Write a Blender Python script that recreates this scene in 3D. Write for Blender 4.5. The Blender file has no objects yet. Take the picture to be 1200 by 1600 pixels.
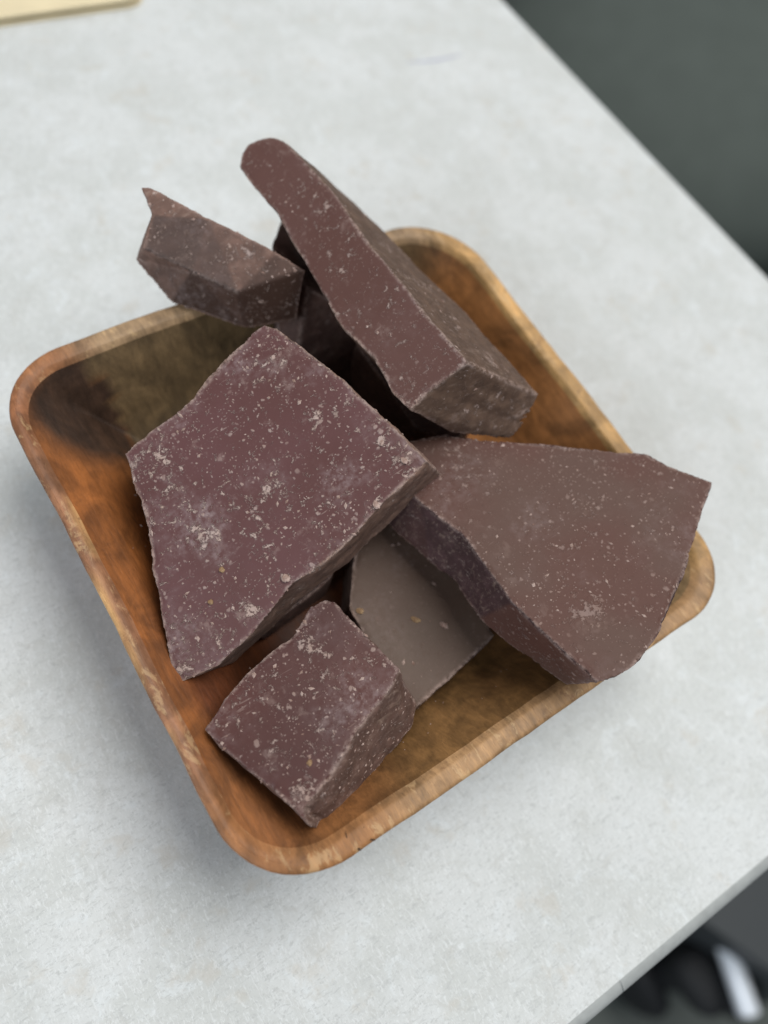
import bpy, bmesh, math, random
import numpy as np
from mathutils import Matrix, Vector

SC = bpy.context.scene
CM = 0.01                      # everything below is written in centimetres

# ------------------------------------------------------------------ camera
CAM_POS = (-6.1685, -5.0320, 17.7171)
CAM_R = ((0.82727084, -0.53235741, 0.17949528),
         (-0.42663804, -0.80317869, -0.4157932),
         (0.36551737, 0.26739407, -0.89157022))
cd = bpy.data.cameras.new('camera')
cam = bpy.data.objects.new('camera', cd)
SC.collection.objects.link(cam)
_m = Matrix.Identity(4)
for i in range(3):
    _m[i][0] = CAM_R[0][i]
    _m[i][1] = -CAM_R[1][i]
    _m[i][2] = -CAM_R[2][i]
    _m[i][3] = CAM_POS[i] * CM
cam.matrix_world = _m
cd.sensor_fit = 'VERTICAL'
cd.sensor_height = 36.0
cd.sensor_width = 27.0
cd.lens = 1202.0 / 1600.0 * 36.0
cd.clip_start = 0.005
cd.clip_end = 20.0
cd.dof.use_dof = True
cd.dof.focus_distance = 0.1475
cd.dof.aperture_fstop = 7.4
SC.camera = cam

# ------------------------------------------------------------------ world + lamps
w = bpy.data.worlds.new('World')
SC.world = w
w.use_nodes = True
w.node_tree.nodes['Background'].inputs[0].default_value = (0.86, 0.92, 1.0, 1)
w.node_tree.nodes['Background'].inputs[1].default_value = 0.13

def area(name, loc, target, size, power, color):
    l = bpy.data.lights.new(name, 'AREA')
    l.shape = 'RECTANGLE'
    l.size, l.size_y = size
    l.energy = power
    l.color = color
    o = bpy.data.objects.new(name, l)
    SC.collection.objects.link(o)
    o.location = loc
    d = Vector(target) - Vector(loc)
    o.rotation_euler = d.to_track_quat('-Z', 'Y').to_euler()
    return o
area('ceiling_panel_lamp', (0.78, 0.02, 1.85), (0, 0, 0), (1.5, 1.2), 40, (1.0, 0.985, 0.95))
area('far_ceiling_panel_lamp', (0.9, 1.6, 1.6), (0, 0, 0), (1.2, 0.6), 8, (1.0, 0.99, 0.97))
area('window_light', (-1.5, -0.5, 0.95), (0, 0, 0), (1.1, 1.1), 20, (0.86, 0.93, 1.0))

SC.view_settings.view_transform = 'Standard'
SC.view_settings.look = 'None'
SC.view_settings.exposure = 0.0
SC.view_settings.gamma = 1.0
SC.cycles.use_denoising = True
SC.cycles.max_bounces = 8

# ------------------------------------------------------------------ noise helpers (numpy)
def _hash(ix, iy, iz, seed):
    h = (ix * 374761393 + iy * 668265263 + iz * 2147483647 + seed * 974634777) & 0xFFFFFFFF
    h = ((h ^ (h >> 13)) * 1274126177) & 0xFFFFFFFF
    h = ((h ^ (h >> 16)) * 2246822519) & 0xFFFFFFFF
    return ((h ^ (h >> 15)) & 0xFFFFFF) / float(0xFFFFFF) * 2 - 1

def vnoise(P, scale, seed=0):
    Q = P * scale + 1000.0 + seed * 7.31
    I = np.floor(Q).astype(np.int64)
    f = Q - I
    f = f * f * (3 - 2 * f)
    out = 0
    for dx in (0, 1):
        for dy in (0, 1):
            for dz in (0, 1):
                wgt = (f[:, 0] if dx else 1 - f[:, 0]) * (f[:, 1] if dy else 1 - f[:, 1]) * (f[:, 2] if dz else 1 - f[:, 2])
                out = out + wgt * _hash(I[:, 0] + dx, I[:, 1] + dy, I[:, 2] + dz, seed)
    return out

def fbm(P, scale, octv=4, seed=0, gain=0.5):
    a, s, t = 1.0, scale, 0
    for k in range(octv):
        t = t + a * vnoise(P, s, seed + k * 17)
        a *= gain
        s *= 2.03
    return t

def sstep(a, b, x):
    t = np.clip((x - a) / (b - a), 0, 1)
    return t * t * (3 - 2 * t)

# ------------------------------------------------------------------ object helpers
def link(name, me, mat, parent=None):
    o = bpy.data.objects.new(name, me)
    SC.collection.objects.link(o)
    if mat:
        me.materials.append(mat)
    if parent:
        o.parent = parent
    return o

def tag(o, label=None, cat=None, group=None, kind=None):
    if label: o['label'] = label
    if cat: o['category'] = cat
    if group: o['group'] = group
    if kind: o['kind'] = kind
    return o

def mesh_from(name, verts_cm, faces, smooth=True):
    me = bpy.data.meshes.new(name)
    me.from_pydata([tuple(np.array(v) * CM) for v in verts_cm], [], faces)
    me.update()
    if smooth:
        me.polygons.foreach_set('use_smooth', [True] * len(me.polygons))
    return me

def np_mesh(name, V_cm, faces, smooth=True):
    me = bpy.data.meshes.new(name)
    me.from_pydata((V_cm * CM).tolist(), [], faces)
    me.update()
    if smooth:
        me.polygons.foreach_set('use_smooth', [True] * len(me.polygons))
    return me

def set_attr(me, name, vals):
    if vals.ndim == 1:
        a = me.attributes.new(name, 'FLOAT', 'POINT')
        a.data.foreach_set('value', vals.astype(np.float32))
    else:
        a = me.attributes.new(name, 'FLOAT_COLOR', 'POINT')
        c = np.ones((len(vals), 4), np.float32)
        c[:, :3] = vals
        a.data.foreach_set('color', c.ravel())

# ------------------------------------------------------------------ node helpers
class NT:
    def __init__(self, name):
        self.m = bpy.data.materials.new(name)
        self.m.use_nodes = True
        self.t = self.m.node_tree
        self.b = self.t.nodes['Principled BSDF']
        tc = self.n('ShaderNodeTexCoord')
        mp = self.n('ShaderNodeVectorMath', operation='SCALE')
        mp.inputs['Scale'].default_value = 100.0
        self.l(tc.outputs['Object'], mp.inputs[0])
        self.co = mp.outputs[0]          # object position in cm
    def n(self, typ, **kw):
        nd = self.t.nodes.new(typ)
        for k, v in kw.items():
            setattr(nd, k, v)
        return nd
    def l(self, a, b):
        self.t.links.new(a, b)
    def setin(self, sock, v):
        if isinstance(v, bpy.types.NodeSocket): self.l(v, sock)
        else: sock.default_value = v
    def noise(self, scale, detail=3, rough=0.5, vec=None, dist=0.0, off=None):
        nd = self.n('ShaderNodeTexNoise')
        nd.inputs['Scale'].default_value = scale
        nd.inputs['Detail'].default_value = detail
        nd.inputs['Roughness'].default_value = rough
        nd.inputs['Distortion'].default_value = dist
        v = vec or self.co
        if off is not None:
            a = self.n('ShaderNodeVectorMath', operation='ADD')
            a.inputs[1].default_value = (off, off * 1.7, off * .6)
            self.l(v, a.inputs[0]); v = a.outputs[0]
        self.l(v, nd.inputs['Vector'])
        return nd.outputs['Fac']
    def voro(self, scale, vec=None, feature='F1', rnd=1.0):
        nd = self.n('ShaderNodeTexVoronoi', feature=feature)
        nd.inputs['Scale'].default_value = scale
        nd.inputs['Randomness'].default_value = rnd
        self.l(vec or self.co, nd.inputs['Vector'])
        return nd
    def ramp(self, x, a, b, lo=0.0, hi=1.0):
        nd = self.n('ShaderNodeMapRange', interpolation_type='SMOOTHSTEP')
        self.l(x, nd.inputs[0])
        nd.inputs[1].default_value = a; nd.inputs[2].default_value = b
        nd.inputs[3].default_value = lo; nd.inputs[4].default_value = hi
        return nd.outputs[0]
    def math(self, op, a, b=0.0, clamp=False):
        nd = self.n('ShaderNodeMath', operation=op, use_clamp=clamp)
        self.setin(nd.inputs[0], a); self.setin(nd.inputs[1], b)
        return nd.outputs[0]
    def mix(self, f, a, b, mode='MIX'):
        nd = self.n('ShaderNodeMix', data_type='RGBA', blend_type=mode)
        self.setin(nd.inputs[0], f)
        for s, v in ((nd.inputs[6], a), (nd.inputs[7], b)):
            if isinstance(v, tuple): v = (*v, 1.0)
            self.setin(s, v)
        return nd.outputs[2]
    def attr(self, name, col=False):
        nd = self.n('ShaderNodeAttribute', attribute_name=name)
        return nd.outputs['Color' if col else 'Fac']
    def bump(self, h, strength, dist_cm, normal=None):
        nd = self.n('ShaderNodeBump')
        nd.inputs['Strength'].default_value = strength
        nd.inputs['Distance'].default_value = dist_cm * CM
        self.l(h, nd.inputs['Height'])
        if normal: self.l(normal, nd.inputs['Normal'])
        return nd.outputs['Normal']
    def stretch(self, s, rot=(0, 0, 0)):
        nd = self.n('ShaderNodeMapping')
        nd.inputs['Scale'].default_value = s
        nd.inputs['Rotation'].default_value = rot
        self.l(self.co, nd.inputs['Vector'])
        return nd.outputs[0]

# ------------------------------------------------------------------ materials
def chocolate(name, base, base2, speck=1.0, bloom=0.3, dust=0.5, gloss=0.42, seed=0.0, fract=(0.16, 0.10, 0.075), spec=0.36, edge=0.62):
    k = NT(name)
    wear = k.attr('wear'); rough = k.attr('rough'); spot = k.attr('dust')
    n1 = k.noise(0.45, 3, 0.5, off=seed)
    col = k.mix(k.ramp(n1, 0.35, 0.65), base, base2)
    # thin whitish bloom in clouds
    bl = k.math('MULTIPLY', k.ramp(k.noise(0.55, 4, 0.6, off=seed + 3), 0.48, 0.72), k.ramp(k.noise(7, 4, 0.65, off=seed), 0.35, 0.75))
    bl = k.math('MULTIPLY', bl, bloom)
    col = k.mix(bl, col, (0.42, 0.34, 0.34))
    # smeared dust: ragged blotches that come in flocks
    dvec = k.n('ShaderNodeVectorMath', operation='ADD')
    nd = k.n('ShaderNodeTexNoise'); nd.inputs['Scale'].default_value = 5.0; nd.inputs['Detail'].default_value = 3
    k.l(k.co, nd.inputs['Vector'])
    sc = k.n('ShaderNodeVectorMath', operation='SCALE'); sc.inputs['Scale'].default_value = 0.16
    k.l(nd.outputs['Color'], sc.inputs[0]); k.l(k.co, dvec.inputs[0]); k.l(sc.outputs[0], dvec.inputs[1])
    wv = dvec.outputs[0]
    flock = k.ramp(k.noise(1.1, 3, 0.6, off=seed + 9), 0.46, 0.66)
    nz = k.math('ADD', k.noise(5.5, 7, 0.74, vec=wv, off=seed + 1), k.math('MULTIPLY', spot, 0.10))
    nz = k.math('ADD', nz, k.math('MULTIPLY', flock, 0.045))
    bl2 = k.math('MULTIPLY', k.ramp(nz, 0.60, 0.665), dust)
    bl2 = k.math('MAXIMUM', bl2, k.math('MULTIPLY', k.ramp(k.math('ADD', k.noise(2.2, 6, 0.7, vec=wv, off=seed + 2), k.math('MULTIPLY', spot, 0.10)), 0.58, 0.72), 0.28 * dust))
    # single specks in three sizes
    specks = None
    for s, r, th, m in ((2.6, 0.13, 0.60, 0.75), (4.6, 0.17, 0.62, 0.8), (8.5, 0.22, 0.64, 0.85), (16.0, 0.26, 0.60, 0.7)):
        v = k.voro(s, wv)
        rad = k.math('LESS_THAN', v.outputs['Distance'], r)
        rad = k.ramp(v.outputs['Distance'], r * 1.25, r * 0.7)
        sep = k.n('ShaderNodeSeparateColor'); k.l(v.outputs['Color'], sep.inputs[0])
        on = k.math('GREATER_THAN', sep.outputs[0], th)
        q = k.math('MULTIPLY', k.math('MULTIPLY', rad, on), m * speck * 0.85)
        q = k.math('MULTIPLY', q, k.ramp(k.noise(0.9, 2, 0.5, off=seed + s), 0.36, 0.6, 0.15, 1.0))
        specks = q if specks is None else k.math('MAXIMUM', specks, q)
    specks = k.math('MULTIPLY', specks, k.math('SUBTRACT', 1.0, k.math('MULTIPLY', rough, 0.6)))
    # hairline scratches
    sv = k.stretch((1.0, 9.0, 3.0), (0.2, 0.1, 0.9 + seed))
    scr = k.math('MULTIPLY', k.ramp(k.noise(2.2, 2, 0.4, vec=sv), 0.69, 0.74), k.ramp(k.noise(0.8, 2, off=seed + 5), 0.45, 0.6))
    scr = k.math('MULTIPLY', scr, 0.35 * dust)
    # edges rubbed pale
    en = k.ramp(k.noise(9, 4, 0.7, off=seed + 2), 0.38, 0.62)
    ew = k.math('MULTIPLY', k.math('MULTIPLY', wear, en), edge)
    rk = k.noise(3.2, 4, 0.55, off=seed + 6)
    fcol = k.mix(k.ramp(rk, 0.4, 0.68), fract, tuple(c * 1.55 for c in fract))
    fl = k.noise(2.6, 6, 0.7, vec=k.stretch((1.0, 3.2, 1.6), (0.3, 0.5, 1.2)), off=seed, dist=0.8)
    fcol = k.mix(k.ramp(fl, 0.52, 0.75, 0, 0.45), fcol, (0.38, 0.28, 0.22))
    col = k.mix(k.math('MULTIPLY', rough, 0.85), col, fcol)
    pale = k.math('MAXIMUM', k.math('MAXIMUM', specks, bl2), k.math('MAXIMUM', scr, ew))
    pc = k.mix(k.noise(3.0, 2, off=seed + 4), (0.40, 0.27, 0.215), (0.42, 0.34, 0.32))
    col = k.mix(pale, col, pc)
    k.l(col, k.b.inputs['Base Color'])
    k.setin(k.b.inputs['Roughness'], k.math('ADD', k.math('ADD', gloss, k.math('MULTIPLY', pale, 0.35)),
            k.math('ADD', k.math('MULTIPLY', rough, 0.22), k.math('MULTIPLY', bl, 0.3)), clamp=True))
    k.b.inputs['Specular IOR Level'].default_value = spec
    h = k.math('ADD', k.math('MULTIPLY', pale, 1.0), k.math('MULTIPLY', k.noise(26, 3, 0.6), 0.10))
    nrm = k.bump(h, 0.8, 0.02)
    nrm = k.bump(k.math('MULTIPLY', k.math('MULTIPLY', rk, rough), 1.0), 0.6, 0.035, nrm)
    k.l(nrm, k.b.inputs['Normal'])
    return k.m

def plain(name, col, rough=0.6, metal=0.0, spec=0.5, var=0.12, vs=3.0):
    k = NT(name)
    n = k.ramp(k.noise(vs, 4, 0.6), 0.3, 0.7, 1 - var, 1 + var)
    mx = k.n('ShaderNodeVectorMath', operation='SCALE')
    mx.inputs[0].default_value = col
    k.l(n, mx.inputs['Scale'])
    k.l(mx.outputs[0], k.b.inputs['Base Color'])
    k.b.inputs['Roughness'].default_value = rough
    k.b.inputs['Metallic'].default_value = metal
    k.b.inputs['Specular IOR Level'].default_value = spec
    return k

def wood(name, is_rim):
    k = NT(name)
    a = k.attr('wood', True)
    g1 = k.noise(1.6, 5, 0.65, vec=k.stretch((3.2, 0.55, 1.2)), dist=0.6)
    g2 = k.noise(9.0, 4, 0.6, vec=k.stretch((2.6, 0.45, 1.0)))
    g3 = k.noise(0.9, 4, 0.6, dist=1.0)
    f = k.math('MULTIPLY', k.ramp(g1, 0.3, 0.72, 0.78, 1.22), k.ramp(g2, 0.3, 0.7, 0.90, 1.08))
    f = k.math('MULTIPLY', f, k.ramp(g3, 0.32, 0.68, 0.68, 1.25))
    mx = k.n('ShaderNodeVectorMath', operation='SCALE')
    k.l(a, mx.inputs[0]); k.l(f, mx.inputs['Scale'])
    col = mx.outputs[0]
    if not is_rim:
        col = k.mix(1.0, col, (0.70, 0.63, 0.58), 'MULTIPLY')
    pore = k.ramp(k.noise(14.0, 3, 0.6, vec=k.stretch((3.0, 0.28, 1.0))), 0.60, 0.70, 0, 0.35)
    col = k.mix(pore, col, (0.05, 0.025, 0.012))
    if is_rim:
        col = k.mix(1.0, col, (0.86, 0.78, 0.72), 'MULTIPLY')
    if is_rim:   # weathered pale and dark flecks where the cut edge is worn
        p = k.ramp(k.noise(2.0, 6, 0.7, vec=k.stretch((2.0, 0.8, 1.0)), dist=0.5), 0.55, 0.64, 0, 0.4)
        col = k.mix(p, col, (0.62, 0.42, 0.22))
        p2 = k.ramp(k.noise(2.6, 5, 0.65, off=7.0), 0.60, 0.7, 0, 0.45)
        col = k.mix(p2, col, (0.13, 0.055, 0.03))
    k.l(col, k.b.inputs['Base Color'])
    k.setin(k.b.inputs['Roughness'], k.ramp(g2, 0.3, 0.7, 0.5, 0.62))
    k.b.inputs['Specular IOR Level'].default_value = 0.35
    nrm = k.bump(k.math('ADD', k.math('MULTIPLY', g2, 0.6), g1), 0.5, 0.02)
    k.l(nrm, k.b.inputs['Normal'])
    return k.m

# ------------------------------------------------------------------ desk
def desk_material():
    k = NT('desk_laminate')
    big = k.noise(0.35, 4, 0.6)
    mid = k.noise(1.3, 5, 0.7, dist=0.8)
    fib = k.noise(5.0, 5, 0.7, vec=k.stretch((1, 2.6, 1), (0, 0, 0.7)), dist=1.2)
    fib2 = k.noise(6.0, 5, 0.7, vec=k.stretch((2.8, 1, 1), (0, 0, -0.3)), dist=1.4)
    fine = k.noise(9.0, 6, 0.75, dist=1.0, off=2.0)
    c = k.mix(k.ramp(big, 0.42, 0.58), (0.59, 0.608, 0.605), (0.535, 0.552, 0.540))
    c = k.mix(k.ramp(mid, 0.52, 0.68, 0, 0.6), c, (0.48, 0.485, 0.465))
    c = k.mix(k.ramp(mid, 0.46, 0.32, 0, 0.6), c, (0.65, 0.685, 0.70))
    c = k.mix(k.ramp(fib, 0.50, 0.66, 0, 0.75), c, (0.43, 0.445, 0.44))
    c = k.mix(k.ramp(fib2, 0.50, 0.64, 0, 0.6), c, (0.70, 0.72, 0.725))
    c = k.mix(k.ramp(fine, 0.5, 0.68, 0, 0.35), c, (0.46, 0.475, 0.47))
    # faint brown scuffs
    sp = k.math('MULTIPLY', k.ramp(k.noise(1.1, 4, 0.6, off=4.0), 0.58, 0.72), 0.4)
    c = k.mix(sp, c, (0.49, 0.455, 0.395))
    k.l(c, k.b.inputs['Base Color'])
    k.b.inputs['Roughness'].default_value = 0.55
    k.b.inputs['Specular IOR Level'].default_value = 0.35
    k.l(k.bump(k.math('ADD', fib, fib2), 0.35, 0.012), k.b.inputs['Normal'])
    return k.m

def slab(name, poly, z0, z1, mat, parent=None, bevel=0.0):
    bm = bmesh.new()
    vs = [bm.verts.new((x * CM, y * CM, z0 * CM)) for x, y in poly]
    f = bm.faces.new(vs)
    r = bmesh.ops.extrude_face_region(bm, geom=[f])
    bmesh.ops.translate(bm, verts=[v for v in r['geom'] if isinstance(v, bmesh.types.BMVert)], vec=(0, 0, (z1 - z0) * CM))
    bmesh.ops.recalc_face_normals(bm, faces=bm.faces)
    if bevel:
        bmesh.ops.bevel(bm, geom=list(bm.edges), offset=bevel * CM, segments=3, affect='EDGES', profile=0.5)
    me = bpy.data.meshes.new(name)
    bm.to_mesh(me); bm.free()
    return link(name, me, mat, parent)

desk = bpy.data.objects.new('desk', None)
SC.collection.objects.link(desk)
tag(desk, 'pale grey mottled laminate desk under the wooden bowl, its corner at the lower right', 'desk')
CORNER = (17.905, -11.868)
# unit directions of the two visible edges
dR = np.array([-0.02487, 0.99969]); dB = np.array([-0.99949, 0.03200])
pR = np.array(CORNER) + dR * 62; pB = np.array(CORNER) + dB * 75
def off(p, d, n, s): return tuple(np.array(p) + np.array(n) * s)
top_poly = [tuple(np.array(CORNER)), tuple(pR), (pB[0], pR[1]), tuple(pB)]
lam = desk_material()
slab('desktop', top_poly, -2.4, 0.0, lam, desk)
band_mat = plain('edge_band_plastic', (0.33, 0.345, 0.34), 0.5, var=0.08).m
band_mat2 = plain('edge_band_plastic_pale', (0.56, 0.59, 0.60), 0.5, var=0.06).m
def edge_band(p0, d, n, L, w_, mat, seam=None):
    # rounded strip glued along an edge of the top: section swept along d
    sec = []
    for i in range(9):
        a = math.pi / 2 * i / 8
        sec.append((w_ * math.sin(a), -0.02 - w_ * 0.9 * (1 - math.cos(a))))
    sec = [(0.001, -0.02)] + sec[1:] + [(w_, -2.42), (0.001, -2.42)]
    cuts = [0, L] if seam is None else [0, seam - 0.02, seam - 0.012, seam + 0.012, seam + 0.02, L]
    dip = {seam - 0.012: 0.025, seam + 0.012: 0.025} if seam else {}
    V = []; F = []
    for s in cuts:
        q = dip.get(s, 0)
        for (u, z) in sec:
            uu = max(u - q, 0.0005)
            p = np.array(p0) + d * s + n * uu
            V.append((p[0], p[1], z - q * 0.5))
    m_ = len(sec)
    for i in range(len(cuts) - 1):
        for j in range(m_):
            F.append((i * m_ + j, i * m_ + (j + 1) % m_, (i + 1) * m_ + (j + 1) % m_, (i + 1) * m_ + j))
    F.append(tuple(range(m_))); F.append(tuple(reversed(range((len(cuts) - 1) * m_, len(cuts) * m_))))
    me = mesh_from('edge_band', V, F, False)
    bm = bmesh.new(); bm.from_mesh(me); bmesh.ops.recalc_face_normals(bm, faces=bm.faces); bm.to_mesh(me); bm.free()
    return link('edge_band', me, mat, desk)
nR = np.array([0.99969, 0.02487]); nB = np.array([-0.03200, -0.99949])
edge_band(CORNER, dB, nB, 75, 0.30, band_mat, seam=18.25)
edge_band(CORNER, dR, nR, 62, 0.16, band_mat2)
# faint violet pen stroke on the laminate
pen = [(11.45, 14.86), (11.9, 14.70), (12.5, 14.58), (13.1, 14.53), (13.75, 14.52)]
V = []; F = []
for i, (x, y) in enumerate(pen):
    wd = (0.02, 0.035, 0.05, 0.04, 0.015)[i]
    V += [(x, y - wd, 0.004), (x, y + wd, 0.004)]
    if i: F.append((2 * i - 2, 2 * i, 2 * i + 1, 2 * i - 1))
pk = link('pen_mark', mesh_from('pen_mark', V, F), plain('ink', (0.30, 0.31, 0.42), 0.6).m, desk)

# ------------------------------------------------------------------ envelope
ek = plain('manila_paper', (0.70, 0.60, 0.40), 0.75, spec=0.2, var=0.05, vs=0.8)
env = bpy.data.objects.new('envelope', None)
SC.collection.objects.link(env)
tag(env, 'cream yellow paper folder with a rounded corner lying on the desk above the bowl', 'folder')
def sheet(name, z, dx, dy):
    pts = []
    cx, cy = 3.75, 20.75
    d = np.array([-0.9976, 0.0694])
    pts = [(-22 + dx, 22.1 + dy), (3.55 + dx, 20.25 + dy), (3.9 + dx, 20.33 + dy), (4.15 + dx, 20.6 + dy), (4.25 + dx, 21.0 + dy), (5.6 + dx, 42), (-20 + dx, 44)]
    return slab(name, pts, z, z + 0.09, ek.m, env)
sheet('back_sheet', 0.005, 0, 0.0)
sheet('front_sheet', 0.20, -0.03, 0.03)

# ------------------------------------------------------------------ bowl
def ring(ins, z, rad, n_side=26, n_cor=14, half=6.0):
    iL, iT, iR, iB = ins          # insets of the -x, +y, +x, -y sides
    x0, x1, y0, y1 = -half + iL, half - iR, -half + iB, half - iT
    cs = [((x1, y1), rad[1], 0), ((x0, y1), rad[0], 90), ((x0, y0), rad[3], 180), ((x1, y0), rad[2], 270)]
    P = []
    for i, ((cx, cy), r, a0) in enumerate(cs):
        ox = cx - r * (1 if cx > (x0 + x1) / 2 else -1)
        oy = cy - r * (1 if cy > (y0 + y1) / 2 else -1)
        for j in range(n_cor):
            a = math.radians(a0 + 90 * j / (n_cor - 1))
            P.append((ox + r * math.cos(a), oy + r * math.sin(a)))
        (nx, ny), nr, na = cs[(i + 1) % 4]
        ox2 = nx - nr * (1 if nx > (x0 + x1) / 2 else -1)
        oy2 = ny - nr * (1 if ny > (y0 + y1) / 2 else -1)
        a = math.radians(na)
        q = (ox2 + nr * math.cos(a), oy2 + nr * math.sin(a))
        p = P[-1]
        for j in range(1, n_side):
            t = j / n_side
            P.append((p[0] + (q[0] - p[0]) * t, p[1] + (q[1] - p[1]) * t))
    return np.array([(x, y, z) for x, y in P])

def sweep(rings, close_top=None, close_bot=None):
    V = np.concatenate(rings); m_ = len(rings[0]); F = []
    for i in range(len(rings) - 1):
        for j in range(m_):
            F.append((i * m_ + j, i * m_ + (j + 1) % m_, (i + 1) * m_ + (j + 1) % m_, (i + 1) * m_ + j))
    for idx, c in ((0, close_top), (len(rings) - 1, close_bot)):
        if c is not None:
            V = np.vstack([V, c])
            for j in range(m_):
                F.append((idx * m_ + j, idx * m_ + (j + 1) % m_, len(V) - 1))
    return V, F

def interp_levels(levels, sub):
    out = []
    L = [np.array([*a, z, *r], float) for a, z, r in levels]
    for i in range(len(L) - 1):
        p0 = L[max(i - 1, 0)]; p1 = L[i]; p2 = L[i + 1]; p3 = L[min(i + 2, len(L) - 1)]
        for s in range(sub):
            t = s / sub
            v = 0.5 * ((2 * p1) + (p2 - p0) * t + (2 * p0 - 5 * p1 + 4 * p2 - p3) * t * t + (3 * p1 - p0 - 3 * p2 + p3) * t ** 3)
            out.append(v)
    out.append(L[-1])
    return [(tuple(v[:4]), v[4], tuple(max(q, 0.03) for q in v[5:])) for v in out]

OUT_R = (1.55, 1.85, 1.5, 1.7)     # corner radii: left, top, right, bottom (as in the picture)
IN_R = (1.15, 1.5, 1.2, 1.3)
def u4(a): return (a, a, a, a)
rim_levels = [(u4(0.03), 2.98, OUT_R), (u4(0.0), 3.10, OUT_R), (u4(0.03), 3.17, OUT_R), (u4(0.10), 3.20, OUT_R),
              ((0.17, 0.32, 0.35, 0.31), 3.19, IN_R), ((0.24, 0.39, 0.42, 0.39), 3.15, IN_R), ((0.33, 0.46, 0.48, 0.49), 3.06, IN_R)]
in_levels = [((0.33, 0.46, 0.48, 0.49), 3.06, IN_R),
             ((0.85, 0.72, 0.75, 0.80), 2.70, (0.60, 1.35, 1.25, 1.2)),
             ((1.50, 1.05, 1.20, 1.25), 2.15, (0.12, 1.3, 1.3, 1.2)),
             ((2.12, 1.50, 1.80, 1.85), 1.45, (0.08, 1.3, 1.3, 1.2)),
             ((2.70, 2.10, 2.50, 2.50), 0.98, (0.15, 1.2, 1.2, 1.1)),
             ((3.40, 3.10, 3.40, 3.40), 0.76, (0.3, 0.9, 0.9, 0.9)),
             ((4.60, 4.50, 4.60, 4.60), 0.70, (0.3, 0.5, 0.5, 0.5))]
out_levels = [(u4(0.03), 2.98, OUT_R), (u4(0.16), 2.2, OUT_R), (u4(0.42), 1.2, OUT_R), (u4(0.85), 0.35, OUT_R), (u4(1.15), 0.06, OUT_R), (u4(1.6), 0.0, OUT_R)]

def bowl_wobble(V):
    W = V.copy()
    r = np.hypot(V[:, 0], V[:, 1]) + 1e-6
    ang = np.stack([V[:, 0] / r * 2, V[:, 1] / r * 2, 0 * r], 1)
    amp = sstep(1.5, 5.0, r)
    k = (0.07 * vnoise(ang, 1.0, 3) + 0.035 * vnoise(ang, 3.1, 5) + 0.012 * vnoise(ang, 11, 6)) * amp
    W[:, 0] += V[:, 0] / r * k; W[:, 1] += V[:, 1] / r * k
    W[:, 2] += (0.05 * vnoise(ang, 1.3, 9) + 0.015 * vnoise(ang, 6.0, 8)) * sstep(1.0, 3.0, V[:, 2])
    return W

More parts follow.
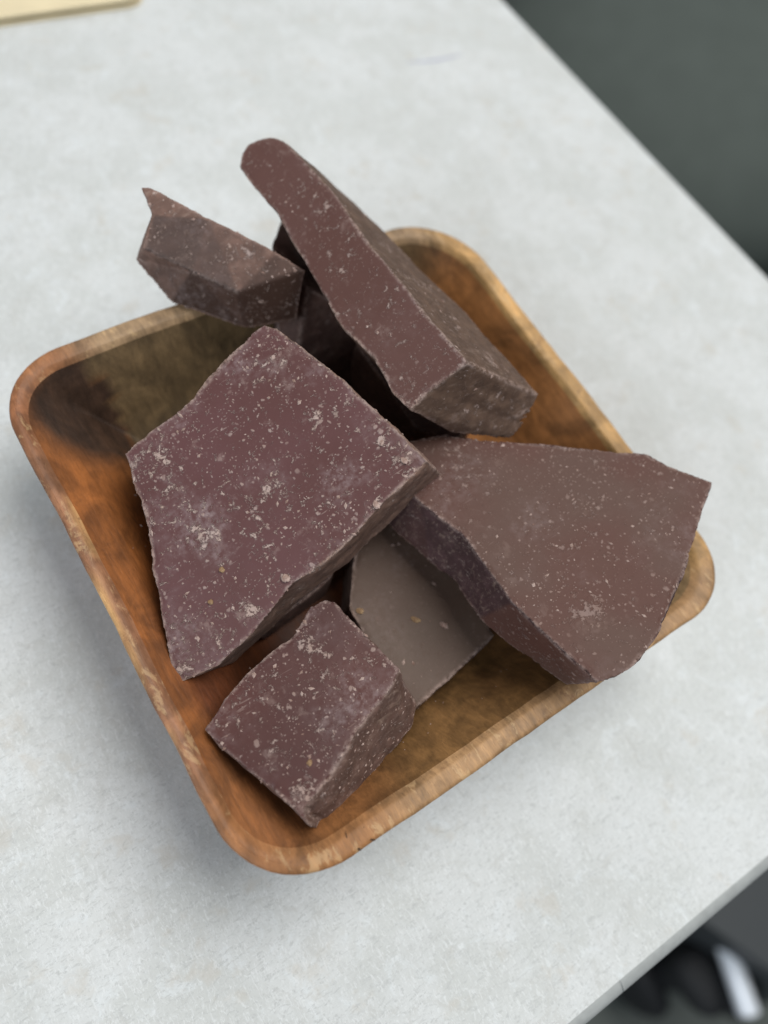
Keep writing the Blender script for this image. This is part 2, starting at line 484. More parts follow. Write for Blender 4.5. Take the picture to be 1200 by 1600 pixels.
def wood_paint(V, rim):
    x, y, z = V[:, 0], V[:, 1], V[:, 2]
    n = fbm(V, 0.7, 4, 21) * 0.5; n2 = fbm(V * np.array([1, .5, 1]), 1.6, 4, 22) * 0.5
    def C(*c): return np.array(c)[None, :]
    def mixc(a, b, t): return a * (1 - t[:, None]) + b * t[:, None]
    dl, dt_, dr, db = x + 6, 6 - y, 6 - x, y + 6
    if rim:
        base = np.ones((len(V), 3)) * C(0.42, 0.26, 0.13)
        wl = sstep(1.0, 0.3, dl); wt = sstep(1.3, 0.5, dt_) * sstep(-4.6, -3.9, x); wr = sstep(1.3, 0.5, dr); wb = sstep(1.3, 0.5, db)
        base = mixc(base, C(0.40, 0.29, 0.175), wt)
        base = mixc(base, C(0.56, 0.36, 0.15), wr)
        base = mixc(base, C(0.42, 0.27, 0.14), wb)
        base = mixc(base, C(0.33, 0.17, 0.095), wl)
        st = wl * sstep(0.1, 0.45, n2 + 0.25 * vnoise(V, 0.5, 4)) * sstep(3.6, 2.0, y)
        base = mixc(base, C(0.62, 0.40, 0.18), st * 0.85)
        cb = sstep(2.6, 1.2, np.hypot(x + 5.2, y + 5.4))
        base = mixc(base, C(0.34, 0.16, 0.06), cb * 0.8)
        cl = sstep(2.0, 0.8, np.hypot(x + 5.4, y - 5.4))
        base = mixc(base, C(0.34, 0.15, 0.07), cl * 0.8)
    else:
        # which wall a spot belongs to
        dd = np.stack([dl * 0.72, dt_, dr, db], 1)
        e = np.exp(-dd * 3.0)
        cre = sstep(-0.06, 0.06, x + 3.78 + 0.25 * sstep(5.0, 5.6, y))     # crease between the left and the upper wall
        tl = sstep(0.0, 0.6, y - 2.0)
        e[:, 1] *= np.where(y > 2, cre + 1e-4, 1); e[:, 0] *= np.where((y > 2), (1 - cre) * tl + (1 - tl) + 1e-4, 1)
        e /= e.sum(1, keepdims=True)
        cols = np.array([(0.36, 0.135, 0.035), (0.175, 0.125, 0.065), (0.46, 0.215, 0.075), (0.27, 0.155, 0.06)])  # upper wall olive brown, also painted darker for the shade on it
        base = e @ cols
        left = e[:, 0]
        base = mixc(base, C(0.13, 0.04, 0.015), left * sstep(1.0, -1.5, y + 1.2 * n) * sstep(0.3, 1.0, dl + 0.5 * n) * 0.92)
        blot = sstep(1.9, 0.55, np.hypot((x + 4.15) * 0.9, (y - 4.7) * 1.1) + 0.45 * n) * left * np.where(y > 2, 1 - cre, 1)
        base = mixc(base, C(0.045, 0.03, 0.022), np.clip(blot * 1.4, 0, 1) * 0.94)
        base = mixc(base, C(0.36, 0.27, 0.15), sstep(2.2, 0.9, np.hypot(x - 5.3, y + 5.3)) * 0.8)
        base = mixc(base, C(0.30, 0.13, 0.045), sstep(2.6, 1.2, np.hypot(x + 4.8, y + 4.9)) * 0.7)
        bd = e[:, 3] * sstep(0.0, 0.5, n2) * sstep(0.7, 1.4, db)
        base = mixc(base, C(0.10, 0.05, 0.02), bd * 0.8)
    return np.clip(base * (1 + 0.25 * n2[:, None]), 0.005, 1)

def build_bowl():
    wm, rm = wood('bowl_wood', False), wood('rim_wood', True)
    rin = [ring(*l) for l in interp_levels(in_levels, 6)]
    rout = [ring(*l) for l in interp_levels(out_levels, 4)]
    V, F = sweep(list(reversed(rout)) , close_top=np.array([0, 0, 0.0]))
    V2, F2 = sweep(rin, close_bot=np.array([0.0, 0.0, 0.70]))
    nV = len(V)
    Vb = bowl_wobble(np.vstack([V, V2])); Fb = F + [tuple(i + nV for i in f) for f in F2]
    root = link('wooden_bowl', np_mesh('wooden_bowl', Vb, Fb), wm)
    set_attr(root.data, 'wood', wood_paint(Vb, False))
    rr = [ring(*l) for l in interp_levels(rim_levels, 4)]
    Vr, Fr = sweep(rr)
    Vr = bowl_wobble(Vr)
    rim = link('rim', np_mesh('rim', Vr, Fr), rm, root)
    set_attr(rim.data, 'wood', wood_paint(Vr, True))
    for o in (root, rim):
        bm = bmesh.new(); bm.from_mesh(o.data); bmesh.ops.recalc_face_normals(bm, faces=bm.faces); bm.to_mesh(o.data); bm.free()
    # open sweeps: make sure normals of the rim point up
    # two short drying cracks across the rim near the bottom corner
    cm_ = plain('crack_dark_wood', (0.05, 0.025, 0.012), 0.9).m  # dark brown tint of the crack lines
    for x0, ln in ((-4.15, 0.42), (-3.85, 0.3)):
        V = []; F = []
        for i in range(6):
            t = i / 5
            y = -5.97 + ln * t; x = x0 + 0.05 * math.sin(t * 5 + x0) - 0.06 * t; wd = 0.018 * (1 - t) + 0.004
            V += [(x - wd, y, 3.21), (x + wd, y, 3.21)]
            if i: F.append((2 * i - 2, 2 * i, 2 * i + 1, 2 * i - 1))
        link('crack', mesh_from('crack', V, F), cm_, root)
    return root
bowl = build_bowl()
tag(bowl, 'small square brown wooden bowl with rounded corners holding broken chocolate on the desk', 'bowl')

# ------------------------------------------------------------------ chocolate
CHUNK_SHAPES = {
 'A': [
    {"kind":"prism","top":[[0.29,-0.772,5.207],[0.083,0.232,5.204],[-0.209,1.54,5.192],[-0.5,2.452,5.149],[-0.743,3.197,5.111],[-0.902,3.43,5.066],[-1.148,3.451,4.969],[-1.831,3.215,4.677],[-2.843,2.909,4.248],[-4.362,2.76,3.629],[-4.448,2.252,3.554],[-4.549,1.417,3.446],[-4.792,0.775,3.298],[-5.052,-0.058,3.127],[-5.437,-1.337,2.871],[-5.386,-1.728,2.86],[-4.649,-1.845,3.145],[-3.913,-1.714,3.45],[-2.839,-1.337,3.91],[-2.079,-1.299,4.217],[-1.414,-1.193,4.491],[-0.578,-0.959,4.844]],"bot":[[0.988,-0.771,4.028],[0.774,0.128,4.014],[0.364,1.507,3.961],[0.07,2.611,3.931],[-0.193,3.645,3.909],[-0.402,3.53,3.816],[-0.648,3.551,3.719],[-1.331,3.315,3.427],[-2.343,3.009,2.998],[-3.967,3.267,2.369],[-3.948,2.352,2.304],[-4.049,1.517,2.196],[-4.292,0.875,2.048],[-4.552,0.042,1.877],[-5.217,-1.091,1.521],[-5.248,-1.489,1.476],[-4.203,-1.66,1.88],[-3.244,-1.502,2.277],[-2.076,-1.238,2.765],[-1.427,-1.257,3.023],[-0.689,-1.119,3.329],[0.177,-0.895,3.694]]} ,
 ],
 'B': [
    {"kind":"prism","top":[[0.434,0.531,3.788],[1.71,-0.015,3.937],[2.801,-0.85,4.106],[3.886,-1.7,4.275],[5.092,-2.585,4.457],[5.272,-2.937,4.508],[5.848,-3.854,4.649],[4.744,-4.554,4.649],[3.575,-5.245,4.643],[2.603,-5.731,4.629],[1.853,-5.973,4.603],[1.272,-5.997,4.565],[0.889,-5.898,4.527],[0.637,-4.621,4.369],[0.516,-3.793,4.27],[0.511,-3.024,4.185],[0.562,-2.06,4.082],[0.239,-1.065,3.95],[0.113,-0.196,3.846]],"bot":[[0.527,0.384,2.449],[1.804,-0.162,2.599],[2.895,-0.997,2.767],[3.979,-1.847,2.936],[5.185,-2.732,3.118],[5.366,-3.084,3.17],[5.941,-4.001,3.311],[4.838,-4.701,3.311],[3.668,-5.393,3.305],[3.214,-5.642,3.3],[2.503,-5.93,3.282],[1.6,-5.869,3.212],[1.025,-5.649,3.148],[0.537,-4.28,2.963],[0.356,-3.599,2.875],[0.392,-2.731,2.783],[0.226,-2.021,2.693],[-0.033,-0.876,2.549],[-0.062,-0.018,2.452]]} ,
 ],
 'C': [
    {"kind":"prism","top":[[0.752,7.517,4.957],[0.936,7.772,5.072],[1.128,7.864,5.197],[1.351,7.807,5.346],[1.54,7.636,5.477],[1.667,7.411,5.567],[1.732,7.134,5.618],[1.848,5.439,5.744],[1.787,3.844,5.749],[1.825,2.691,5.807],[1.825,1.571,5.839],[1.883,0.421,5.911],[1.504,0.432,5.659],[1.091,0.438,5.385],[0.659,0.375,5.1],[0.583,0.942,5.033],[0.693,1.737,5.084],[0.551,2.749,4.96],[0.708,4.71,5.008],[0.793,6.027,5.027],[0.743,6.882,4.969]],"bot":[[1.398,7.719,4.15],[1.611,7.799,4.2],[1.877,7.807,4.2],[2.072,7.844,4.2],[2.321,7.816,4.2],[2.54,7.731,4.2],[2.82,7.442,4.2],[3.203,6.128,4.2],[3.383,4.968,4.2],[3.525,3.79,4.2],[3.742,2.282,4.3],[3.906,-0.265,4.35],[3.689,-0.403,4.15],[3.46,-0.559,3.9],[3.169,-0.739,3.7],[1.758,-0.142,4.15],[1.291,0.687,4.1],[1.595,1.644,3.5],[1.848,3.726,3.4],[1.822,5.639,3.6],[1.468,6.766,4.1]]} ,
 ],
 'D': [
    {"kind":"poly","pts":[[-1.575,7.531,5.2],[-1.609,6.937,4.98],[-2.036,6.599,4.5],[-0.689,4.909,4.3],[0.35,5.086,4.9],[0.778,4.559,4.7],[0.489,4.259,3.5],[-0.624,4.62,3.35],[-1.775,5.994,3.3],[-2.096,7.022,3.75],[-1.165,7.603,4.35],[0.813,5.538,3.5],[-0.639,6.312,5.12],[-1.324,5.761,4.34],[-1.385,7.414,5.22]],"faces":[[0,1,2,13,3,4,12,14],[4,3,6,5],[2,9,8,7,6,3,13],[0,10,9,2,1],[0,14,12,4,5,11,10],[9,10,11,6,7,8],[5,6,11]]} ,
 ],
 'E': [
    {"kind":"prism","top":[[-2.343,-1.748,3.42],[-2.193,-1.905,3.453],[-2.102,-2.573,3.525],[-1.963,-3.256,3.605],[-1.858,-3.685,3.657],[-2.11,-3.854,3.64],[-2.499,-3.999,3.602],[-3.153,-4.211,3.536],[-3.955,-4.63,3.47],[-4.634,-4.862,3.402],[-4.696,-5.141,3.419],[-4.823,-4.642,3.358],[-5.15,-3.801,3.24],[-5.382,-3.12,3.148],[-5.482,-2.725,3.1],[-4.898,-2.444,3.15],[-4.168,-2.218,3.225],[-3.538,-2.11,3.297],[-3.217,-2.032,3.332],[-2.683,-1.719,3.373]],"bot":[[-2.17,-1.868,2.086],[-2.02,-2.025,2.12],[-1.905,-2.339,2.163],[-1.617,-3.406,2.297],[-1.591,-4.35,2.385],[-1.933,-4.656,2.368],[-2.531,-4.858,2.309],[-3.077,-5.091,2.259],[-3.9,-5.493,2.188],[-4.244,-5.485,2.142],[-4.41,-5.484,2.121],[-4.528,-4.794,2.043],[-4.977,-3.921,1.906],[-5.209,-3.24,1.815],[-5.118,-2.844,1.791],[-4.725,-2.564,1.817],[-3.995,-2.338,1.891],[-3.364,-2.23,1.964],[-3.044,-2.152,1.998],[-2.51,-1.839,2.04]]} ,
 ],
 'F': [
    {"kind":"prism","top":[[1.089,-0.421,2.076],[0.999,-2.164,2.043],[0.866,-4.005,2.009],[0.215,-4.108,2.02],[-0.674,-4.261,2.035],[-1.573,-4.408,2.05],[-1.741,-3.427,2.073],[-1.666,-1.89,2.102],[-1.057,-1.062,2.106],[-0.076,-0.007,2.108]],"bot":[[1.063,-0.395,0.777],[0.973,-2.138,0.744],[0.84,-3.979,0.71],[0.189,-4.082,0.721],[-0.7,-4.235,0.735],[-1.599,-4.382,0.75],[-1.767,-3.401,0.773],[-1.692,-1.864,0.803],[-1.083,-1.036,0.807],[-0.102,0.019,0.808]]} ,
 ],
 'G': [
    {"kind":"hull","pts":[[1.543,6.855,3.75],[0.862,6.157,3.95],[1.0,4.7,3.9],[2.9,5.6,2.9],[3.0,3.6,2.4],[0.85,5.9,2.95],[1.2,4.5,2.7],[3.0,5.0,1.5],[3.1,3.3,1.2],[0.15,4.5,2.75],[0.2,3.7,2.3],[0.1,4.4,1.4],[0.3,3.6,1.2],[1.5,4.2,1.2]]} ,
 ],
 'H': [
    {"kind":"hull","pts":[[-3.95,-1.0,1.95],[-3.45,-1.5,2.05],[-1.75,-1.2,2.45],[-1.4,-0.9,2.55],[-1.5,2.6,2.9],[-3.9,2.5,2.1],[-3.9,-0.9,0.95],[-3.35,-1.35,0.95],[-1.7,-1.1,0.9],[-1.4,-0.9,0.9],[-1.5,2.6,0.9],[-3.9,2.5,0.95]]} ,
 ],
 'I': [
    {"kind":"hull","pts":[[1.55,0.75,3.2],[1.5,3.3,3.3],[3.0,3.2,3.0],[3.2,0.5,2.9],[2.4,0.1,2.7],[1.7,0.75,0.9],[1.6,3.3,0.85],[3.1,3.2,0.85],[3.3,0.3,0.85],[2.4,0.3,0.85]]} ,
 ],
}
DUST_SPOTS = {
 'A':  [(-3.81, 1.94, 3.79, 0.9, 0.35), (-4.5, 1.6, 3.48, 0.6, 0.35), (-3.79, 0.43, 3.67, 0.28, 1.2), (-3.02, 0.71, 4.0, 0.4, 0.5), (-3.03, -0.39, 3.91, 0.28, 1), (-2.31, 0.5, 4.27, 0.3, 1), (-0.91, 1.16, 4.88, 0.3, 0.8), (-1.06, 2.67, 4.94, 0.35, 0.8), (-1.25, 2.18, 4.83, 0.2, 0.6), (-0.21, 0.04, 5.07, 0.14, 1.2), (-0.03, -0.48, 5.1, 0.18, 1.2), (-0.7, -0.53, 4.83, 0.14, 1.2), (-0.85, -0.91, 4.74, 0.15, 1.2), (-3.83, 2.5, 3.82, 0.5, 0.35), (-3.79, -1.36, 3.53, 0.35, 0.8), (-5.25, -1.54, 2.93, 0.25, 1.2), (-2.91, -1.16, 3.89, 0.15, 1), (-4.45, -1.6, 3.24, 0.3, 0.7), (-3.62, 1.28, 3.81, 0.4, 0.7)] ,
 'B':  [(1.57, -4.68, 4.44, 0.4, 1.1), (1.14, -0.81, 3.99, 0.5, 0.6), (0.69, -2.1, 4.1, 0.4, 0.6), (5.25, -3.26, 4.54, 0.4, 0.5), (3.2, -2.93, 4.36, 0.3, 0.5)] ,
 'E':  [(-3.09, -2.57, 3.4, 0.3, 0.6), (-3.24, -3.05, 3.42, 0.3, 0.6), (-4.31, -2.93, 3.27, 0.3, 0.5), (-2.45, -3.12, 3.53, 0.2, 0.8), (-3.89, -4.14, 3.43, 0.3, 0.8), (-4.52, -4.0, 3.34, 0.3, 0.6), (-4.61, -4.71, 3.39, 0.3, 1)] ,
 'C':  [(2.6, 4.31, 5.0, 0.35, 1), (2.67, 3.1, 5.0, 0.35, 1), (2.73, 1.94, 5.0, 0.35, 0.9), (2.92, 0.75, 5.0, 0.35, 0.9), (0.75, 1.43, 5.0, 0.15, 1), (0.67, 0.71, 5.0, 0.15, 1.2), (0.85, 2.97, 5.0, 0.15, 0.8), (0.93, 1.96, 5.0, 0.12, 1), (2.16, 1.11, 5.0, 0.12, 1)] ,
 'D':  [(-1.4, 6.69, 4.7, 0.3, 0.7), (-1.14, 6.09, 4.7, 0.3, 0.5), (-0.52, 5.54, 4.7, 0.3, 0.9), (-0.17, 5.2, 4.7, 0.25, 0.9), (-0.97, 4.98, 4.7, 0.2, 0.9), (-1.52, 4.49, 4.7, 0.3, 0.5)] ,
 'F':  [] ,
 'G':  [] ,
 'H':  [] ,
 'I':  [] ,
}

def solid_bm(s):
    bm = bmesh.new()
    if s['kind'] == 'hull':
        for p in s['pts']: bm.verts.new(p)
        r = bmesh.ops.convex_hull(bm, input=bm.verts)
        bad = [e for e in r['geom_unused'] + r['geom_interior'] if isinstance(e, bmesh.types.BMVert)]
        if bad: bmesh.ops.delete(bm, geom=list(set(bad)), context='VERTS')
    elif s['kind'] == 'poly':
        t = [bm.verts.new(p) for p in s['pts']]
        for f in s['faces']: bm.faces.new([t[i] for i in f])
    else:
        t = [bm.verts.new(p) for p in s['top']]; b = [bm.verts.new(p) for p in s['bot']]
        n = len(t)
        bmesh.ops.triangulate(bm, faces=[bm.faces.new(t)])
        bmesh.ops.triangulate(bm, faces=[bm.faces.new(list(reversed(b)))])
        for i in range(n):
            bm.faces.new((t[i], b[i], b[(i + 1) % n], t[(i + 1) % n]))
    bmesh.ops.triangulate(bm, faces=bm.faces)
    bmesh.ops.recalc_face_normals(bm, faces=bm.faces)
    return bm

def seg_dist(V, segs):
    best = np.full(len(V), 9.0)
    for a, b in segs:
        ab = b - a; L = ab @ ab + 1e-9
        t = np.clip(((V - a) @ ab) / L, 0, 1)
        best = np.minimum(best, np.linalg.norm(V - a - t[:, None] * ab, axis=1))
    return best

def make_chunk(key, mat, label, smooth_dirs, vox=0.035, seed=1, amp=1.0, crumbs=0, clump=None, big=()):
    """smooth_dirs: outward directions of the moulded (unbroken) faces; every other face is a fracture."""
    big_bm = bmesh.new(); segs = []
    for s in CHUNK_SHAPES[key]:
        bm = solid_bm(s)
        for e in bm.edges:
            if len(e.link_faces) == 2 and e.calc_face_angle(0) > 0.6:
                segs.append((np.array(e.verts[0].co), np.array(e.verts[1].co)))
        tmp = bpy.data.meshes.new('tmp'); bm.to_mesh(tmp); bm.free(); big_bm.from_mesh(tmp); bpy.data.meshes.remove(tmp)
    me = bpy.data.meshes.new('tmp'); big_bm.to_mesh(me); big_bm.free()
    o = bpy.data.objects.new('tmp', me); SC.collection.objects.link(o)
    md = o.modifiers.new('r', 'REMESH'); md.mode = 'VOXEL'; md.voxel_size = vox; md.adaptivity = 0
    sm = o.modifiers.new('s', 'SMOOTH'); sm.factor = 0.5; sm.iterations = 2
    dg = bpy.context.evaluated_depsgraph_get()
    ev = bpy.data.meshes.new_from_object(o.evaluated_get(dg))
    bpy.data.objects.remove(o); bpy.data.meshes.remove(me)
    ev.name = 'chocolate_chunk'
    n = len(ev.vertices)
    V = np.empty(n * 3, np.float32); ev.vertices.foreach_get('co', V); V = V.reshape(-1, 3).astype(np.float64)
    N = np.empty(n * 3, np.float32); ev.vertices.foreach_get('normal', N); N = N.reshape(-1, 3).astype(np.float64)
    sm_ = np.zeros(n)
    for d in smooth_dirs:
        d = np.array(d, float); d /= np.linalg.norm(d)
        sm_ = np.maximum(sm_, sstep(0.86, 0.95, N @ d))
    rough = 1 - sm_
    de = seg_dist(V, segs)
    # displacement
    f1 = fbm(V, 0.9, 3, seed); f2 = fbm(V, 2.6, 4, seed + 5, 0.55); ridge = 1 - np.abs(fbm(V, 1.7, 3, seed + 9))
    d = rough * amp * (0.06 * f1 + 0.016 * f2 + 0.010 * (ridge - 0.6))
    d += sm_ * (0.012 * fbm(V, 0.5, 2, seed + 3) + 0.004 * f2)
    # edges crumble: irregular bites close to the outline
    bite = sstep(0.16, 0.0, de) * (0.010 + 0.055 * sstep(0.1, 0.9, fbm(V, 3.2, 4, seed + 11)))
    d -= bite * amp
    d += 0.005 * rough * fbm(V, 12, 3, seed + 13)
    W = V + N * d[:, None]
    # outline wander
    side = sstep(0.5, 0.0, de)[:, None]
    W += side * np.stack([fbm(V, 1.3, 3, seed + 31), fbm(V, 1.3, 3, seed + 37), 0 * f1], 1) * 0.016 * amp
    ev.vertices.foreach_set('co', (W * CM).astype(np.float32).ravel())
    ev.polygons.foreach_set('use_smooth', [True] * len(ev.polygons))
    ev.update()
    set_attr(ev, 'wear', sstep(0.10, 0.015, de + 0.03 * f2))
    set_attr(ev, 'rough', np.clip(rough, 0, 1))
    ds = np.zeros(n)
    for (x, y, z, r, s_) in DUST_SPOTS[key]:
        ds = np.maximum(ds, s_ * np.exp(-((V - np.array((x, y, z))) ** 2).sum(1) / (r * r)))
    set_attr(ev, 'dust', ds)
    ob = link('chocolate_chunk', ev, mat)
    tag(ob, label, 'chocolate', 'broken chocolate chunks heaped in the wooden bowl')
    if crumbs:
        rnd = np.random.RandomState(seed)
        up = np.where((N[:, 2] > 0.45))[0]
        wts = 0.25 + sstep(-0.1, 0.8, fbm(V[up], 0.8, 3, seed + 41)) * 2 + 1.2 * sstep(0.35, 0.05, de[up])
        wts = wts / wts.sum()
        idx = up[rnd.choice(len(up), crumbs, p=wts)]
        scatter(ob, W[idx], N[idx], rnd)
    return ob, W, N

def scatter(parent, P, Nn, rnd):
    Vs = []; Fs = []; k = 0
    base = np.array([(1, 0, 0), (-1, 0, 0), (0, 1, 0), (0, -1, 0), (0, 0, 1), (0, 0, -1), ], float)
    tri = [(0, 2, 4), (2, 1, 4), (1, 3, 4), (3, 0, 4), (2, 0, 5), (1, 2, 5), (3, 1, 5), (0, 3, 5)]
    for p, n in zip(P, Nn):
        s = 0.010 + 0.030 * rnd.rand() ** 3.0
        t = np.cross(n, rnd.randn(3)); t /= np.linalg.norm(t); b = np.cross(n, t)
        q = base * (0.6 + 0.7 * rnd.rand(6, 1)) * s * np.array([1.4 * (0.6 + rnd.rand()), 1, 0.5])
        w_ = p + q[:, :1] * t + q[:, 1:2] * b + q[:, 2:] * n + n * s * 0.15
        Vs.append(w_); Fs += [tuple(i + k for i in f) for f in tri]; k += 6
    me = np_mesh('crumb_dust', np.vstack(Vs), Fs, False)
    o = link('crumb_dust', me, CRUMB, parent)
    o['kind'] = 'stuff'
    return o

def crumb_material(name, c1, c2):
    k = NT(name)
    c = k.mix(k.ramp(k.noise(6, 3, 0.6), 0.3, 0.7), c1, c2)
    k.l(c, k.b.inputs['Base Color']); k.b.inputs['Roughness'].default_value = 0.7
    k.l(k.bump(k.noise(30, 3), 0.6, 0.01), k.b.inputs['Normal'])
    return k.m
CRUMB = crumb_material('chocolate_crumb', (0.22, 0.13, 0.10), (0.44, 0.33, 0.29))
CRUMB_TAN = crumb_material('tan_crumb', (0.20, 0.11, 0.05), (0.36, 0.24, 0.13))

MA = chocolate('chocolate_purple_brown', (0.116, 0.052, 0.052), (0.102, 0.044, 0.041), speck=0.9, bloom=0.6, dust=0.95, gloss=0.42, seed=0.0)
MB = chocolate('chocolate_warm_brown', (0.100, 0.055, 0.043), (0.098, 0.045, 0.035), speck=0.6, bloom=0.2, dust=0.4, gloss=0.58, spec=0.2, seed=11.0, fract=(0.050, 0.028, 0.030))
MC = chocolate('chocolate_standing', (0.118, 0.058, 0.049), (0.106, 0.050, 0.041), speck=0.35, bloom=0.25, dust=0.7, gloss=0.46, seed=23.0, fract=(0.085, 0.053, 0.036))
MD = chocolate('chocolate_scraped', (0.062, 0.033, 0.024), (0.055, 0.030, 0.022), speck=0.3, bloom=0.3, dust=0.9, gloss=0.48, edge=0.3, seed=37.0, fract=(0.150, 0.085, 0.065))
ME = chocolate('chocolate_dark_brown', (0.074, 0.031, 0.028), (0.090, 0.034, 0.029), speck=0.8, bloom=0.35, dust=0.7, gloss=0.46, spec=0.28, seed=51.0, fract=(0.10, 0.06, 0.048))
MF = chocolate('chocolate_greyish', (0.125, 0.084, 0.064), (0.112, 0.070, 0.052), speck=0.15, bloom=0.15, dust=0.15, spec=0.24, gloss=0.55, seed=63.0, fract=(0.08, 0.05, 0.04))
MG = chocolate('chocolate_shaded', (0.065, 0.034, 0.030), (0.055, 0.03, 0.027), speck=0.3, bloom=0.2, dust=0.3, gloss=0.5, seed=77.0, fract=(0.09, 0.05, 0.04))  # darker base carries the shade of the gaps in the colour itself

nA = (-0.40, -0.08, 1.0); nB_ = (-0.07, 0.11, 1.0); nE = (-0.16, 0.10, 1.0)
A, WA, NA = make_chunk('A', MA, 'largest chocolate slab, purplish and specked, its broad face tilted to the camera at the left', [nA], 0.032, 3, 0.8, 300)
B, _, _ = make_chunk('B', MB, 'big warm brown chocolate slab lying over the right corner of the bowl', [nB_, (-0.93, -0.28, -0.3)], 0.036, 5, 0.8, 200)
Cc, _, _ = make_chunk('C', MC, 'long chocolate slab standing on its side with a smooth narrow face, highest on the heap', [(-0.66, 0.03, 1.0)], 0.036, 8, 0.33, 90)
D, _, _ = make_chunk('D', MD, 'chocolate piece with a scraped face and pointed tip leaning over the upper left rim', [(-0.41, -0.76, 0.41), (-0.57, -0.70, 0.43)], 0.036, 13, 0.3, 70)
E_, _, _ = make_chunk('E', ME, 'small dark squarish chocolate piece nearest the bottom corner of the bowl', [nE], 0.032, 17, 0.8, 220)
F_, _, _ = make_chunk('F', MF, 'flat greyish brown chocolate piece low in the bowl with two loose crumbs on it', [(0.02, 0, 1)], 0.036, 19, 0.5, 25)
G_, _, _ = make_chunk('G', MG, 'shaded chocolate piece mostly hidden under the long slab at the upper rim', [(-1, .1, 0.1)], 0.05, 23, 0.6, 0)
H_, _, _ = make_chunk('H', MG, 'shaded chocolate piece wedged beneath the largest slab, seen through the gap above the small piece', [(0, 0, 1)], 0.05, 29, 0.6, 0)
I_, _, _ = make_chunk('I', MG, 'filler chocolate piece added to darken the gap between the largest slab and the long slab', [(0, 0, -1)], 0.05, 31, 0.6, 0)  # filler wedge added under the long slab to keep light out of the gap

# loose crumbs big enough to pick up
def crumb(loc, size, seed, label, mat, rot=0.0, flat=0.5, cat='crumb'):
    rnd = random.Random(seed)
    bm = bmesh.new()
    bmesh.ops.create_icosphere(bm, subdivisions=3, radius=1.0)
    V = np.array([v.co[:] for v in bm.verts])
    f = 1 + 0.35 * fbm(V, 1.1, 3, seed) + 0.12 * fbm(V, 4, 2, seed + 3)
    for v, p, q in zip(bm.verts, V, f):
        c = p * q * np.array([size[0], size[1], size[0] * flat])
        cr, sr = math.cos(rot), math.sin(rot)
        v.co = (CM * (c[0] * cr - c[1] * sr), CM * (c[0] * sr + c[1] * cr), CM * c[2])
    me = bpy.data.meshes.new('chocolate_crumb'); bm.to_mesh(me); bm.free()
    me.polygons.foreach_set('use_smooth', [False] * len(me.polygons))
    o = link('chocolate_crumb', me, mat)
    o.location = tuple(c * CM for c in loc)
    tag(o, label, cat, 'loose crumbs on the chocolate')
    return o
crumb((-0.514, -2.822, 2.06), (0.05, 0.12), 3, 'tan elongated crumb standing on the flat greyish piece', CRUMB_TAN, rot=0.6, flat=0.7)
crumb((-0.034, -3.237, 2.042), (0.07, 0.085), 4, 'rounder brown crumb right of the tan one on the flat greyish piece', CRUMB, rot=0.2, flat=0.9)
crumb((-0.209, 0.035, 5.072), (0.045, 0.095), 5, 'curled pale flake near the right corner of the largest slab', CRUMB, rot=-0.9, flat=0.5)
crumb((-0.045, -0.531, 5.092), (0.055, 0.08), 6, 'ragged pale flake closest to the right corner tip of the largest slab', CRUMB, rot=0.3, flat=0.5)
crumb((-2.914, -1.157, 3.894), (0.07, 0.09), 7, 'pale crumb beside the broken lower edge of the largest slab, at mid length', CRUMB, rot=0.1, flat=0.6)
crumb((-3.824, -0.337, 3.596), (0.055, 0.05), 8, 'upper one of two tan crumbs in the lower part of the largest slab', CRUMB_TAN, rot=0.4, flat=0.7)
crumb((-4.274, -0.753, 3.383), (0.055, 0.05), 9, 'lower one of two tan crumbs in the lower part of the largest slab', CRUMB_TAN, rot=1.4, flat=0.7)
crumb((-0.886, -0.93, 4.724), (0.055, 0.1), 10, 'long pale crumb near the lower right edge of the largest slab', CRUMB, rot=-0.3, flat=0.5)
crumb((-4.167, -4.263, 3.409), (0.06, 0.06), 12, 'tan crumb low on the small squarish piece', CRUMB_TAN, rot=0.4, flat=0.6)
crumb((-1.497, -2.064, 2.095), (0.06, 0.085), 21, 'tan crumb at the left edge of the flat greyish piece', CRUMB_TAN, rot=0.8, flat=0.6)
from mathutils.bvhtree import BVHTree
_bv = BVHTree.FromPolygons([tuple(v.co) for v in bowl.data.vertices], [tuple(p.vertices) for p in bowl.data.polygons])
_r = np.random.RandomState(77); _P = []; _N = []
while len(_P) < 90:
    x, y = _r.uniform(-4.6, 4.6), -5.0 + abs(_r.normal(0, 1.3))
    if _r.rand() < 0.35: x, y = -4.3 + _r.normal(0, .5), _r.uniform(-4.8, 3)
    h = _bv.ray_cast(Vector((x * CM, y * CM, 0.03)), Vector((0, 0, -1)))
    if h[0] is not None and h[0].z > 0.005 and abs(x) < 5 and -5 < y < 4:
        _P.append(np.array(h[0]) * 100); _N.append(np.array((0, 0, 1.0)))
_o = scatter(None, _P, _N, _r); _o.name = 'chocolate_dust'
tag(_o, 'fine chocolate dust and tiny crumbs scattered over the inside of the bowl', 'crumbs', kind='stuff')

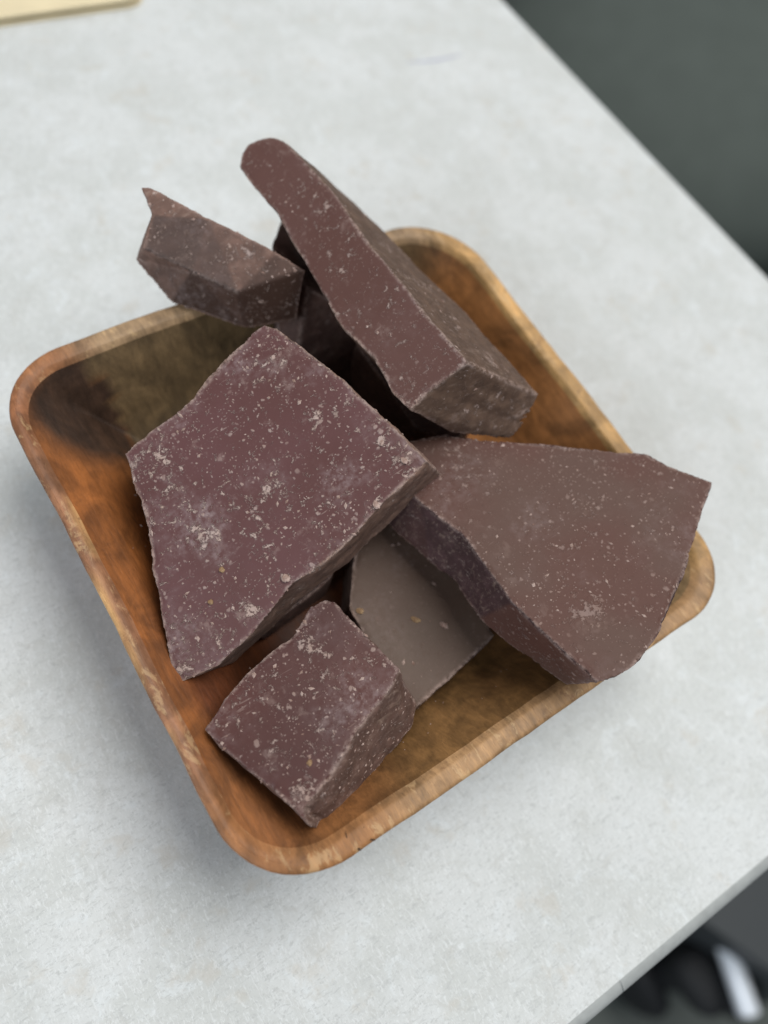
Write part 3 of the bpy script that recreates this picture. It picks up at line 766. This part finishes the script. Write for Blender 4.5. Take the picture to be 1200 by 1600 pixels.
# ------------------------------------------------------------------ floor and what stands on it
fl = plain('floor_vinyl', (0.085, 0.098, 0.090), 0.6, var=0.08, vs=0.05)
floor = link('floor', mesh_from('floor', [(-300, -300, -73), (600, -300, -73), (600, 600, -73), (-300, 600, -73)], [(0, 1, 2, 3)]), fl.m)
floor['kind'] = 'structure'
black = plain('black_plastic', (0.010, 0.011, 0.013), 0.75).m
dark = plain('dark_painted_panel', (0.042, 0.048, 0.052), 0.6, var=0.05).m
chrome = plain('polished_metal', (0.88, 0.93, 1.0), 0.3, 0.1, var=0.02).m
def tube(name, p0, p1, r, mat, parent, seg=32, cap=0.25):
    p0 = np.array(p0, float); p1 = np.array(p1, float); ax = p1 - p0; L = np.linalg.norm(ax); ax /= L
    t = np.cross(ax, (0, 0, 1) if abs(ax[2]) < .9 else (1, 0, 0)); t /= np.linalg.norm(t); b = np.cross(ax, t)
    prof = [(0, r * (1 - cap)), (r * cap * .4, r * .96), (r * cap, r), (L - r * cap, r), (L - r * cap * .4, r * .96), (L, r * (1 - cap))]
    V = []; F = []
    for s, q in prof:
        for j in range(seg):
            a = 2 * math.pi * j / seg
            V.append(p0 + ax * s + (t * math.cos(a) + b * math.sin(a)) * q)
    for i in range(len(prof) - 1):
        for j in range(seg):
            F.append((i * seg + j, i * seg + (j + 1) % seg, (i + 1) * seg + (j + 1) % seg, (i + 1) * seg + j))
    F.append(tuple(reversed(range(seg)))); F.append(tuple((len(prof) - 1) * seg + j for j in range(seg)))
    me = mesh_from(name, V, F)
    bm = bmesh.new(); bm.from_mesh(me); bmesh.ops.recalc_face_normals(bm, faces=bm.faces); bm.to_mesh(me); bm.free()
    return link(name, me, mat, parent)
chair = bpy.data.objects.new('chair_base', None); SC.collection.objects.link(chair)
tag(chair, 'black chair foot with a shiny metal bar, blurred on the floor past the desk corner', 'chair')
tube('metal_bar', (28.05, -33.9, -54.6), (26.0, -39.3, -54.6), 0.95, chrome, chair)
def lump(name, c, r, parent, mat, seed):
    bm = bmesh.new(); bmesh.ops.create_icosphere(bm, subdivisions=4, radius=1.0)
    for v in bm.verts:
        p = np.array(v.co)
        q = np.sign(p) * np.abs(p) ** 0.75
        v.co = tuple((q * np.array(r)) * CM)
    me = bpy.data.meshes.new(name); bm.to_mesh(me); bm.free()
    me.polygons.foreach_set('use_smooth', [True] * len(me.polygons))
    o = link(name, me, mat, parent); o.location = tuple(q * CM for q in c)
    return o
lump('caster_housing', (25.6, -36.3, -58.5), (2.2, 3.0, 2.0), chair, black, 1)
lump('foot', (27.6, -38.9, -58.0), (2.0, 1.9, 1.6), chair, black, 2)
lump('wheel', (23.2, -35.0, -68.0), (1.6, 4.6, 5.0), chair, black, 3)
tube('stem', (25.6, -36.3, -59.0), (25.0, -35.6, -70.0), 1.6, black, chair)
box = slab('storage_box', [(24.67, -28.48), (27.79, -35.66), (31.16, -42.78), (46.57, -37.02), (36.48, -25.49)], -72.99, -50.0, dark)
tag(box, 'dark grey box on the floor at the lower right, partly under the desk edge', 'box')
seat_mat = plain('grey_green_upholstery', (0.080, 0.096, 0.088), 0.8, spec=0.25, var=0.05, vs=0.3).m
stool = bpy.data.objects.new('office_chair', None); SC.collection.objects.link(stool)
tag(stool, 'dark grey green chair seat, out of focus beyond the upper right edge of the desk', 'chair')
def cushion(name, c, r, e, mat, parent):
    bm = bmesh.new(); bmesh.ops.create_uvsphere(bm, u_segments=96, v_segments=48, radius=1.0)
    for v in bm.verts:
        p = np.array(v.co)
        hyp = math.hypot(p[0], p[1]) + 1e-9
        sq = (abs(p[0] / hyp) ** e + abs(p[1] / hyp) ** e) ** (-1 / e)       # rounded square plan
        if hyp < 1e-4: sq = 1.0
        v.co = (p[0] * sq * r[0] * CM, p[1] * sq * r[1] * CM, p[2] * r[2] * CM)
    me = bpy.data.meshes.new(name); bm.to_mesh(me); bm.free()
    me.polygons.foreach_set('use_smooth', [True] * len(me.polygons))
    o = link(name, me, mat, parent); o.location = tuple(q * CM for q in c)
    return o
cushion('seat', (84, 40, -39), (31, 25, 13), 2.4, seat_mat, stool)
tube('post', (84, 37, -42), (84, 37, -72.5), 2.6, black, stool)
tube('base', (84, 37, -72.9), (84, 37, -70.5), 24, black, stool)
